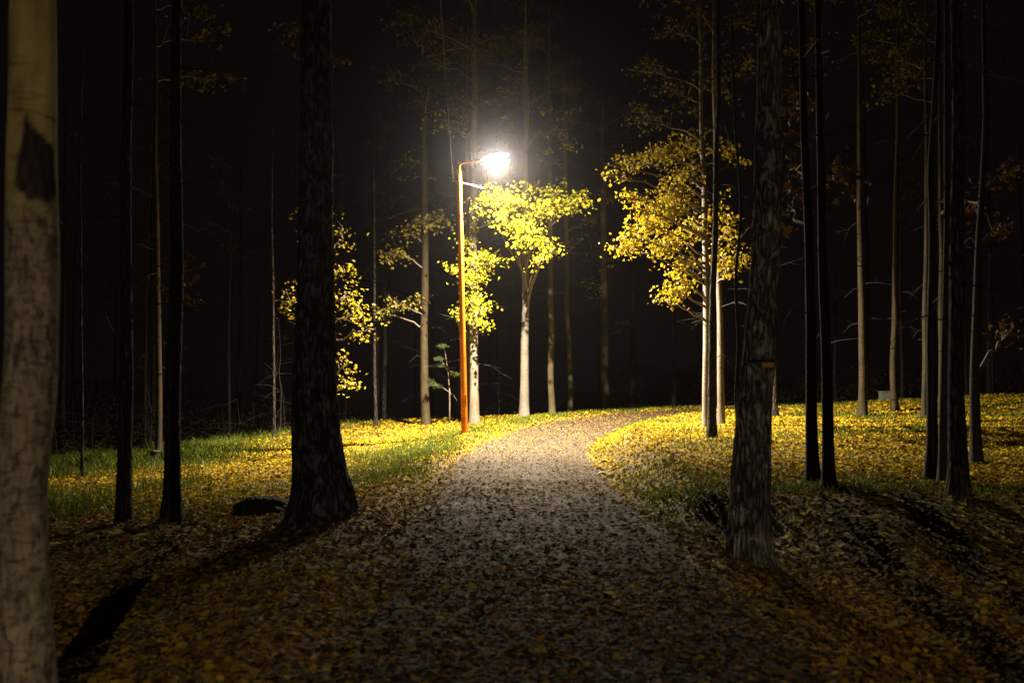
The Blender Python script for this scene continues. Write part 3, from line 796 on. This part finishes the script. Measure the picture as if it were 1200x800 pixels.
tree('dark trunk curving over at its top, standing apart from the tight clump',
     [(1144, 543, 19), (1144, 532, 14), (1143, 500, 12), (1143, 430, 11), (1144, 380, 9.4), (1147, 280, 7.8), (1151, 220, 7.2), (1154, 150, 6.2)], 'dim_birch', 13, leafmat='leaf_rust',
     blobs=[(1165, 270, 26, 30, 1.5, 70), (1180, 200, 26, 30, 1.5, 50), (1185, 390, 14, 14, 2, 30), (1130, 230, 16, 40, 1, 40)])
tree('thin leaning sapling beside the foot of the brightest white trunk',
     [(608, 484, 2.6), (606, 440, 2.0), (603, 400, 1.7), (600, 330, 1.5)], 'birch_grey', 6, sides=7, rough=0.02, lobes=0.1, high=False)
tree('dim grey trunk glimpsed between the lamp post and the pale trunk behind it',
     [(549, 493, 7), (549, 470, 5.2), (549, 350, 5), (548, 220, 4.4)], 'aspen', 13)
# trees just outside the picture whose shadows the lamp down the path throws across the leaves
def plain_tree(x, y, r, label, mat='birch_grey', height=13, group=None):
    z = float(H(x, y, False)); base = np.array([x, y, z])
    t = thing('tree', label, 'tree', base, group)
    pts = np.array([(x, y, z - 0.12), (x, y, z + 0.15), (x + 0.05, y, z + 2), (x, y + 0.1, z + 6), (x + 0.1, y, z + height)])
    V, Q, T, att, P, R = trunk_mesh(pts, np.array([1.35 * r, 1.1 * r, r, 0.8 * r, 0.02]), 16, 0.15, x * 3.3 + y, 0.05, 0.3)
    link('trunk', mesh_from('trunk', V - base, [Q, T], M[mat]), t)
    link('crown', leaf_cloud(high_blobs(pts[-1], height * 0.3, 1.6, 5, 110), base, P, R, t, M['leaf'], 0.1), t)
    return t
plain_tree(2.76, 3.75, 0.145, 'slim birch beside the path whose long shadow crosses the leaves')
plain_tree(3.64, 6.0, 0.14, 'second slim birch beside the path, throwing a softer shadow')

# deep woodland: thin trunks nothing tells apart
protos = []
def copy_tree(o, loc, rz, sc):
    c = o.copy(); COL.objects.link(c); c.location = loc; c.rotation_euler = (0, 0, rz); c.scale = (sc, sc, sc)
    for ch in o.children:
        k = ch.copy(); COL.objects.link(k); k.parent = c
    return c
DEEP = 'thin trunk standing deep in the dark woodland beyond the lamp light'
GD = 'dark trees deep in the woodland'
for k, (x, y, r, mt) in enumerate([(-14, 38, 0.07, 'dim_birch'), (-5, 39, 0.09, 'dark'), (9, 46, 0.10, 'dim_birch')]):
    protos.append(plain_tree(x, y, r, DEEP, mt, 14, GD))
spots = []
g = np.random.default_rng(21)
tries = 0
while len(spots) < 46 and tries < 4000:
    tries += 1
    y = g.uniform(26, 56); x = g.uniform(-0.58 * y, 0.58 * y)
    if y < 37: continue
    if y < 44 and x > -2: continue
    if abs(path_coords(x, y)[0]) < 3: continue
    if any((x - a) ** 2 + (y - b) ** 2 < 3.2 for a, b in spots): continue
    spots.append((x, y))
for x, y in spots:
    copy_tree(protos[g.integers(0, 3)], (x, y, float(H(x, y, False))), g.uniform(0, 6.28), g.uniform(0.75, 1.2))
M['brush'] = leaf_mat('brush_leaf', [(0.0, (0.02, 0.018, 0.007)), (0.5, (0.06, 0.052, 0.016)), (1.0, (0.13, 0.10, 0.022))], 0.2, 0.7, 0.1)
def sapling_proto(x, y, h):
    z = float(H(x, y, False)); base = np.array([x, y, z])
    t = thing('sapling', 'bare thin sapling standing in the dark brush behind the lamp light', 'sapling', base, 'bare saplings in the dark brush')
    n = 9; k = np.linspace(0, 1, n)[:, None]
    pts = base + np.array([0, 0, -0.1]) + k * np.array([RNG.normal(0, 0.25), RNG.normal(0, 0.2), h]) + np.r_[[[0, 0, 0]], np.cumsum(RNG.normal(0, 0.05, (n - 1, 3)) * [1, 1, 0], 0)]
    mb = MB(); mb.tube(pts - base, np.linspace(0.026, 0.006, n), 7)
    dead_twigs(pts, np.full(n, 0.02), base, t, 12, 0.8, h, mb)
    link('trunk', mb.mesh('trunk', M['twig']), t)
    return t
sp = [sapling_proto(-3.4, 36.0, 4.2), sapling_proto(1.2, 37.5, 3.2), sapling_proto(-11.6, 33.5, 4.4)]
for k in range(48):
    y = g.uniform(30, 46); x = g.uniform(-0.56 * y, 0.12 * y)
    if x < -7: y = g.uniform(31, 44); x = g.uniform(-0.56 * y, -7)
    if x > -7 and y < 35.5: continue
    if abs(path_coords(x, y)[0]) < 3.2: continue
    copy_tree(sp[g.integers(0, 3)], (x, y, float(H(x, y, False))), g.uniform(0, 6.28), g.uniform(0.7, 1.35))
def undergrowth():
    n = 260000
    y = RNG.uniform(27, 56, n); x = RNG.uniform(-32, 32, n)
    yc = np.where(x < -4.5, 35.5 + (x + 4.5) * 1.15, np.where(x < 3, 36.5 + 0.35 * (x + 4.5), 46.5 + 0.1 * x))
    k = (y > yc + 1.0 + 1.2 * fbm(x * 0.4, y * 0.4, 3.3, 2)) & (np.abs(x) < 0.62 * y) & (np.abs(path_coords(x, y)[0]) > 2.2)
    x, y, yc = x[k], y[k], yc[k]; n = len(x)
    top = np.clip(1.1 + 1.5 * fbm(x * 0.35, y * 0.35, 1.7, 4) + 0.10 * (y - yc), 0.15, 4.5)
    z = H(x, y, False) + top * RNG.uniform(0, 1, n) ** 0.8
    lump_ = fbm(x * 1.3, y * 1.3, z * 1.3, 3)
    k = lump_ > -0.12; x, y, z = x[k], y[k], z[k]
    C = np.stack([x, y, z], 1); N = RNG.normal(size=(len(x), 3)) + (0, 0, 0.5)
    V, Fx, R = leaves(C, N, RNG.uniform(0.06, 0.15, len(x)), RNG.beta(1.6, 2.4, len(x)), 'B', 0.35)
    tag(link('undergrowth', mesh_from('undergrowth', V, Fx, M['brush'], {'rnd': R})), 'dark leafy brush filling the wood beyond the lit verge', 'undergrowth', kind='stuff')
undergrowth()
# faint thin stems seen in the photograph on the dim side
for px, py, w, lab in [(96, 560, 4, 'faint thin stem in the darkness beside the scarred pale trunk'),
                       (321, 512, 4, 'faint straight stem rising behind the bright verge, near the boulder'),
                       (440, 500, 4, 'faint slender stem behind the bright verge, nearer the massive trunk')]:
    tree(lab, [(px, py, w + 2), (px, py - 20, w), (px - 1, py - 120, w * 0.8), (px - 2, py - 260, w * 0.6)], 'dark', 9, sides=8, high=False, lobes=0.1)

# wound on the patchy trunk: a dark crack over a strip of bare yellow wood
def wound():
    t, base, dep, P, R = T17
    M['wood'] = simple('bare_wood', (0.42, 0.27, 0.05), 0.7, 0, 0.35, 40)
    M['crack'] = simple('dark_crack', (0.012, 0.009, 0.008), 0.9, 0, 0.3, 30)
    def patch(z0, z1, a0, a1, lift, mat, nm):
        th = np.radians(np.linspace(a0, a1, 26)); zs = np.linspace(z0, z1, 5)
        V = []
        for kz, z in enumerate(zs):
            k = np.argmin(abs(P[:, 2] - z))
            e = 1 - abs(kz - 2) / 2.0
            for q, a in enumerate(th):
                edge = min(1, 6 * min(q, 25 - q) / 25.0)
                rr = R[k] * 1.02 + lift * (0.35 + 0.65 * min(e * 1.6, 1)) * edge
                V.append(P[k] + rr * np.array([math.cos(a), math.sin(a), 0]) + np.array([0, 0, z - P[k][2] + 0.006 * math.sin(q * 1.3)]) - base)
        i = np.arange(4)[:, None] * 26; j = np.arange(25)[None, :]
        Q = np.stack([i + j, i + j + 1, i + 27 + j, i + 26 + j], -1).reshape(-1, 4)
        o = link(nm, mesh_from(nm, np.array(V), Q, M[mat]), t)
        return o
    zc = float(at(890, 427, dep)[2])
    k = 1 / F * dep
    patch(zc - 3.5 * k, zc + 2.0 * k, 272, 318, 0.020, 'wood', 'bark_wound')['label'] = 'strip of bare yellow wood'
    patch(zc + 3.0 * k, zc + 6.0 * k, 215, 330, 0.016, 'crack', 'bark_crack')
wound()

# ------------------------------------------------------------------ small plants
def young_pine():
    dep = hit(527, 497); base = at(527, 497, dep); base[2] = float(H(base[0], base[1], False))
    t = thing('young_pine', 'small sparse young pine beside the lamp post', 'pine tree', base)
    pts = np.array([at(527, 500, dep), at(527, 460, dep), at(525, 435, dep), at(522, 415, dep), at(520, 405, dep)])
    V, Q, T = tube(pts - base, [0.028, 0.022, 0.016, 0.01, 0.006], 8)
    link('trunk', mesh_from('trunk', V, [Q, T], M['limb']), t)
    mb = MB(); B, D = [], []
    for px, py, dd in [(506, 450, -0.3), (513, 452, 0.2), (533, 438, -0.2), (538, 440, 0.3), (516, 428, 0.1), (514, 420, -0.1), (519, 405, 0), (503, 446, 0.4), (536, 470, 0)]:
        e = at(px, py, dep + dd); s = pts[np.argmin(abs(pts[:, 2] - e[2] + 0.15))]
        mid = (s + e) / 2 + np.array([0, 0, 0.05])
        mb.tube(np.array([s, mid, e]) - base, [0.01, 0.007, 0.004], 5)
        if py == 470: continue
        r = np.array([0.20, 0.16, 0.085])
        for _ in range(34):
            g3 = RNG.normal(size=3); g3 /= np.linalg.norm(g3)
            c0 = e + g3 * r * RNG.uniform(0.1, 1) - base
            mb.tube(np.array([mid + (e - mid) * RNG.uniform(0.2, 1) - base, c0]), [0.004, 0.002], 4)
            dm = g3 * np.array([1, 1, 0.4]) + (0, 0, 0.25); dm /= np.linalg.norm(dm)
            for _ in range(26):
                dv = RNG.normal(size=3) * 0.7 + dm; dv /= np.linalg.norm(dv)
                B.append(c0 - dm * RNG.uniform(0, 0.09)); D.append(dv * RNG.uniform(0.05, 0.09))
    link('limb', mb.mesh('limb', M['limb']), t)
    B, D = np.array(B), np.array(D); n = len(B)
    sd = np.cross(D, RNG.normal(size=(n, 3))); sd = sd / np.linalg.norm(sd, axis=1)[:, None] * 0.003
    V = np.stack([B - sd, B + sd, B + D], 1).reshape(-1, 3)
    link('crown', mesh_from('crown', V, np.arange(3 * n).reshape(-1, 3), M['needle'], {'rnd': np.repeat(RNG.uniform(size=n), 3)}), t)
young_pine()

def shrub(px, py, w, h, lab, mat, n):
    dep = hit(px, py); base = at(px, py, dep); base[2] = float(H(base[0], base[1], False))
    t = thing('shrub', lab, 'shrub', base); k = dep / F
    mb = MB(); Cs, Ns = [], []
    for q in range(26):
        e = np.array([RNG.uniform(-1, 1) * w * k, RNG.normal(0, 0.4) * w * k, RNG.uniform(0.3, 1) * h * k])
        mid = e * 0.5 + np.array([0, 0, 0.15 * h * k])
        mb.tube(np.array([(RNG.normal(0, .04), RNG.normal(0, .04), -0.05), mid, e]), [0.012, 0.008, 0.003], 5)
        m = n // 26
        u = RNG.uniform(0.45, 1.05, (m, 1))
        Cs.append(((1 - u) * mid + u * e) + RNG.normal(0, 0.13, (m, 3)))
        Ns.append(RNG.normal(size=(m, 3)) + np.array([0, 0, 0.6]))
    link('stem', mb.mesh('stem', M['limb']), t)
    C, N = np.vstack(Cs), np.vstack(Ns)
    V, Fx, R = leaves(C, N, RNG.uniform(0.06, 0.10, len(C)), RNG.uniform(size=len(C)), 'B')
    link('foliage', mesh_from('foliage', V, Fx, M[mat], {'rnd': R}), t)
shrub(228, 508, 20, 110, 'rust coloured shrub at the dark edge of the verge, by the black trunks', 'leaf_rust', 900)

def lump(name, px, py, size, lab, cat, mat, seed, sub=4):
    import bmesh
    dep = hit(px, py); p = at(px, py, dep); z = float(H(p[0], p[1], False))
    bm = bmesh.new(); bmesh.ops.create_icosphere(bm, subdivisions=sub, radius=1.0)
    V = np.array([v.co[:] for v in bm.verts]); T = np.array([[v.index for v in f.verts] for f in bm.faces]); bm.free()
    d = 1 + 0.28 * fbm(V[:, 0] * 1.3 + seed, V[:, 1] * 1.3, V[:, 2] * 1.3, 4)
    V = V * d[:, None] * np.array(size)
    V[:, 2] = np.maximum(V[:, 2], -0.35 * size[2])
    o = link(name, mesh_from(name, V, T, mat), None, (float(p[0]), float(p[1]), z + 0.12 * size[2]))
    return tag(o, lab, cat)
M['rock'] = bark_rough('mossy_rock', (0.008, 0.007, 0.006), (0.017, 0.015, 0.012), (0.03, 0.027, 0.02), 0.05, 14)
M['pale_rock'] = simple('pale_rock', (0.42, 0.38, 0.33), 0.7, 0, 0.3, 25)
lump('boulder', 306, 603, (0.36, 0.27, 0.20), 'low dark boulder beside the roots of the massive trunk', 'boulder', M['rock'], 2.2)
lump('stone', 706, 557, (0.085, 0.07, 0.055), 'small pale stone at the corner of the bank by the path', 'stone', M['pale_rock'], 7.7, 3)
lump('stone', 716, 560, (0.07, 0.06, 0.05), 'small black stone lying against the pale stone', 'stone', M['rock'], 9.7, 3)

def stump():
    dep = hit(182, 541); p = at(182, 541, dep); z = float(H(p[0], p[1], False)); base = np.array([p[0], p[1], z])
    t = thing('tree_stump', 'short dark stump beside the thin pale birch', 'stump', base)
    pts = np.array([(0, 0, -0.1), (0, 0, 0.0), (0, 0, 0.12), (0.01, 0, 0.24)])
    V, Q, T, a, P, R = trunk_mesh(pts, np.array([0.17, 0.15, 0.125, 0.12]), 24, 0.02, 3.3, 0.08, 0.3, 0.1)
    link('trunk', mesh_from('trunk', V, [Q, T], M['dark']), t)
    mb = MB(); mb.tube(np.array([(0.01, 0, 0.236), (0.01, 0, 0.246)]), [0.108, 0.100], 24)
    link('cut_face', mb.mesh('cut_face', simple('cut_wood', (0.12, 0.09, 0.06), 0.8, 0, 0.3, 20)), t)
stump()

def cabinet():
    dep = 37.0; p = at(1037, 452, dep); z = float(H(p[0], p[1], False)); base = np.array([p[0], p[1], z])
    t = thing('utility_cabinet', 'small pale green utility cabinet at the dark far edge of the lawn', 'cabinet', base)
    g = simple('cabinet_paint', (0.20, 0.24, 0.17), 0.5, 0, 0.12, 10)
    mb = MB(); mb.box((0, 0, 0.26), (0.38, 0.26, 0.60), 0.1, 0.012); link('body', mb.mesh('body', g, False), t)
    mb = MB(); mb.box((0, 0, 0.585), (0.43, 0.31, 0.05), 0.1, 0.012); link('lid', mb.mesh('lid', g, False), t)
    mb = MB(); mb.box((0.0135, -0.1345, 0.28), (0.32, 0.012, 0.44), 0.1, 0.004); dr = link('door', mb.mesh('door', g, False), t)
    mb = MB(); mb.box((0.135, -0.133, 0.28), (0.02, 0.02, 0.07), 0.1, 0.004); link('handle', mb.mesh('handle', simple('cabinet_handle', (0.1, 0.1, 0.1), 0.4, 0.8), False), dr)
cabinet()

# ------------------------------------------------------------------ street lamps and their cable
M['orange'] = simple('orange_paint', (0.62, 0.19, 0.015), 0.5, 0, 0.3, 3.5)
M['orange'].node_tree.nodes['Principled BSDF'].inputs['Specular IOR Level'].default_value = 0.12
M['steel'] = simple('galvanised_steel', (0.45, 0.45, 0.45), 0.45, 0.7)
M['housing'] = simple('grey_housing', (0.30, 0.31, 0.32), 0.45, 0.4)
M['cable'] = simple('black_cable', (0.012, 0.011, 0.011), 0.7)
m, nt, b, o = new_mat('lamp_lens')
b.inputs['Base Color'].default_value = (0.9, 0.9, 0.9, 1)
b.inputs['Emission Color'].default_value = (0.78, 0.84, 1.0, 1); b.inputs['Emission Strength'].default_value = 470.0
M['lens'] = m

POWER = 32000.0
REAR = 0.41
TILT = math.radians(13)
def lamp_light(parent, loc, k=1.0, throw=8):
    ld = bpy.data.lights.new('lamp_light', 'POINT')
    ld.energy = POWER * k; ld.shadow_soft_size = 0.035; ld.color = (1.0, 0.81, 0.56)
    ld.use_nodes = True; nt = ld.node_tree; t = NT(nt)
    em = [n for n in nt.nodes if n.type == 'EMISSION'][0]
    tc = t.n('ShaderNodeTexCoord'); sx = t.n('ShaderNodeSeparateXYZ'); t.l(tc.outputs['Normal'], sx.inputs[0])
    # luminous intensity against the angle from straight down, like a street luminaire's own beam curve
    down = t.math('MULTIPLY', sx.outputs[2], -1.0)
    f = t.n('ShaderNodeMapRange'); f.inputs[1].default_value = -1; f.inputs[2].default_value = 1; t.l(down, f.inputs[0])
    def cs(a): return (math.cos(math.radians(a)) + 1) / 2
    g = lambda v: (v, v, v)
    c = t.ramp(f.outputs[0], [(cs(180), g(0.003)), (cs(104), g(0.008)), (cs(90), g(0.018)), (cs(81), g(0.05)), (cs(75), g(0.11)), (cs(68), g(0.26)), (cs(60), g(0.46)), (cs(52), g(0.66)), (cs(43), g(0.92)), (cs(30), g(0.95)), (cs(0), g(0.80))])
    t.l(c, em.inputs['Strength'])
    lo = bpy.data.objects.new('lamp_light', ld); COL.objects.link(lo)
    lo.parent = parent; lo.location = loc; lo.rotation_euler = (math.radians(throw), -math.radians(9), 0)
    return lo

def street_lamp(foot, top, head, label, k=1.0, throw=8):
    foot = np.array(foot); top = np.array(top) - foot; head = np.array(head) - foot
    t = thing('street_lamp', label, 'street lamp', foot)
    zs = np.linspace(0, 1, 20)
    pts = np.array([[0, 0, -0.3]] + [top * z for z in zs])
    V, Q, T = tube(pts, np.r_[0.085, 0.082 - 0.026 * zs], 24)
    link('pole', mesh_from('pole', V, [Q, T], M['orange']), t)
    mb = MB(); mb.tube(np.array([(0, 0, -0.05), (0, 0, 0.06), (0, 0, 0.075)]), [0.125, 0.12, 0.09], 24); link('foot_collar', mb.mesh('foot_collar', M['orange']), t)
    mb = MB(); mb.box((0.008, -0.0815, 0.85), (0.075, 0.012, 0.30), 0, 0.004); link('access_door', mb.mesh('access_door', M['orange'], False), t)
    # collar and swan-neck arm
    mb = MB(); mb.tube(np.array([top, top + (0, 0, 0.05), top + (0.004, 0, 0.17)]), [0.057, 0.046, 0.018], 20)
    link('collar', mb.mesh('collar', M['orange']), t)
    a0 = top + np.array([0.004, 0, 0.16]); hd = head - a0
    ax = np.array([math.cos(TILT), 0, math.sin(TILT)])
    inn = head - ax * 0.33
    u = np.linspace(0, 1, 16)[:, None]
    c1 = a0 + np.array([0.015, 0, 0.16]); c2 = inn - ax * 0.42
    arm = (1 - u) ** 3 * a0 + 3 * u * (1 - u) ** 2 * c1 + 3 * u * u * (1 - u) * c2 + u ** 3 * inn
    mb = MB(); mb.tube(arm, np.linspace(0.018, 0.014, 16), 12); link('arm', mb.mesh('arm', M['orange']), t)
    # cobra head: flattened ellipsoid housing with a drop lens below
    def ell(rx, ry, rz, zlo, zhi, cz, nseg=28, nr=14):
        V = []; ph = np.linspace(zlo, zhi, nr)
        for p in ph:
            for q in np.linspace(0, 2 * np.pi, nseg, endpoint=False):
                e = 0.75
                cq, sq = math.cos(q), math.sin(q)
                V.append((rx * math.cos(p) * np.sign(cq) * abs(cq) ** e, ry * math.cos(p) * np.sign(sq) * abs(sq) ** e, rz * math.sin(p) + cz))
        V = np.array(V); i = np.arange(nr - 1)[:, None] * nseg; j = np.arange(nseg)[None, :]; jn = (j + 1) % nseg
        Q = np.stack([i + j, i + jn, i + nseg + jn, i + nseg + j], -1).reshape(-1, 4)
        R = np.array([[math.cos(TILT), 0, -math.sin(TILT)], [0, 1, 0], [math.sin(TILT), 0, math.cos(TILT)]])
        return V @ R.T + head, Q
    V, Q = ell(0.37, 0.155, 0.11, 0.0, math.pi / 2, 0.0)
    hs = link('luminaire', mesh_from('luminaire', V, Q, M['housing']), t)
    V, Q = ell(0.31, 0.13, 0.075, -math.pi / 2, 0.0, -0.004)
    link('lens', mesh_from('lens', V, Q, M['lens']), hs)
    # bracket that carries the overhead cable
    bz = top[2] - 0.20
    mb = MB(); mb.tube(np.array([(top[0] - 0.16, 0, bz + 0.03), (top[0] + 0.25, 0.02, bz - 0.06), (top[0] + 0.60, 0.05, bz - 0.15)]), 0.02, 8)
    link('cable_bracket', mb.mesh('cable_bracket', M['steel']), t)
    mb = MB(); p = np.array([top[0] - 0.15, 0, bz + 0.03]); mb.tube(np.array([p - (0, 0, 0.02), p + (0, 0, 0.03), p + (0, 0, 0.06)]), [0.02, 0.03, 0.02], 10)
    link('insulator', mb.mesh('insulator', M['steel']), t)
    lens_bottom = head + np.array([0.03, 0, -0.13])
    lamp_light(t, [float(v) for v in head + np.array([0.03, 0, -0.118])], k, throw)
    return foot + p + np.array([0, 0, 0.05])

dl = hit(544.5, 511)
foot = at(544.5, 511, dl); foot[2] = float(H(foot[0], foot[1], False))
top = at(538.2, 204, dl); head = at(580, 185, dl + 0.02)
ins1 = street_lamp(foot, top, head, 'lit street lamp on a tall orange pole at the edge of the path')
dx = top - foot; hx = head - foot
foot2 = np.array([0.55, -11.0, float(H(0.55, -11.0, False))])
dx2 = hx.copy(); dx2[1] = 0.1
ins2 = street_lamp(foot2, foot2 + dx, foot2 + hx, 'matching lit street lamp further back down the path, behind the viewpoint', REAR, -2)
u = np.linspace(0, 1, 60)[:, None]
cab = ins1 * (1 - u) + ins2 * u; cab[:, 2] -= 0.55 * 4 * u[:, 0] * (1 - u[:, 0])
V, Q, T = tube(cab, 0.007, 8)
tag(link('power_cable', mesh_from('power_cable', V, [Q, T], M['cable'])), 'thin overhead power cable tied to the orange lamp pole', 'cable')

# ------------------------------------------------------------------ air, world, camera
m, nt, b, o = new_mat('damp_air'); nt.nodes.remove(b)
vol = nt.nodes.new('ShaderNodeVolumePrincipled')
vol.inputs['Color'].default_value = (0.95, 0.92, 0.95, 1); vol.inputs['Density'].default_value = 0.0012; vol.inputs['Anisotropy'].default_value = 0.96
nt.links.new(vol.outputs[0], o.inputs['Volume'])
mb = MB(); mb.box((0, 0, 8.0), (190, 190, 28)); hz = link('haze', mb.mesh('haze', m, False))
tag(hz, 'thin damp night air that glows around the lamp', 'haze', kind='stuff')

W = bpy.data.worlds.new('World'); SC.world = W; W.use_nodes = True
bg = W.node_tree.nodes['Background']
bg.inputs[0].default_value = (0.50, 0.30, 0.30, 1); bg.inputs[1].default_value = 0.0055

cam = bpy.data.cameras.new('camera'); co = bpy.data.objects.new('camera', cam); COL.objects.link(co)
co.location = EYE.tolist(); co.rotation_euler = (math.pi / 2 + PITCH, 0, 0)
cam.sensor_width = 36.0; cam.sensor_fit = 'HORIZONTAL'; cam.lens = 36.0 * F / 1200
cam.clip_start = 0.1; cam.clip_end = 500
cam.dof.use_dof = True; cam.dof.focus_distance = 24.0; cam.dof.aperture_fstop = 2.0
SC.camera = co
SC.view_settings.view_transform = 'Standard'; SC.view_settings.look = 'None'
SC.view_settings.exposure = 0.0; SC.view_settings.gamma = 1.0; SC.view_settings.use_curve_mapping = False
SC.render.engine = 'CYCLES'
cy = SC.cycles
cy.use_denoising = True; cy.max_bounces = 6; cy.diffuse_bounces = 1; cy.glossy_bounces = 2; cy.transmission_bounces = 3; cy.volume_bounces = 0; cy.transparent_max_bounces = 4
cy.use_adaptive_sampling = True; cy.adaptive_threshold = 0.01
cy.sample_clamp_indirect = 4.0
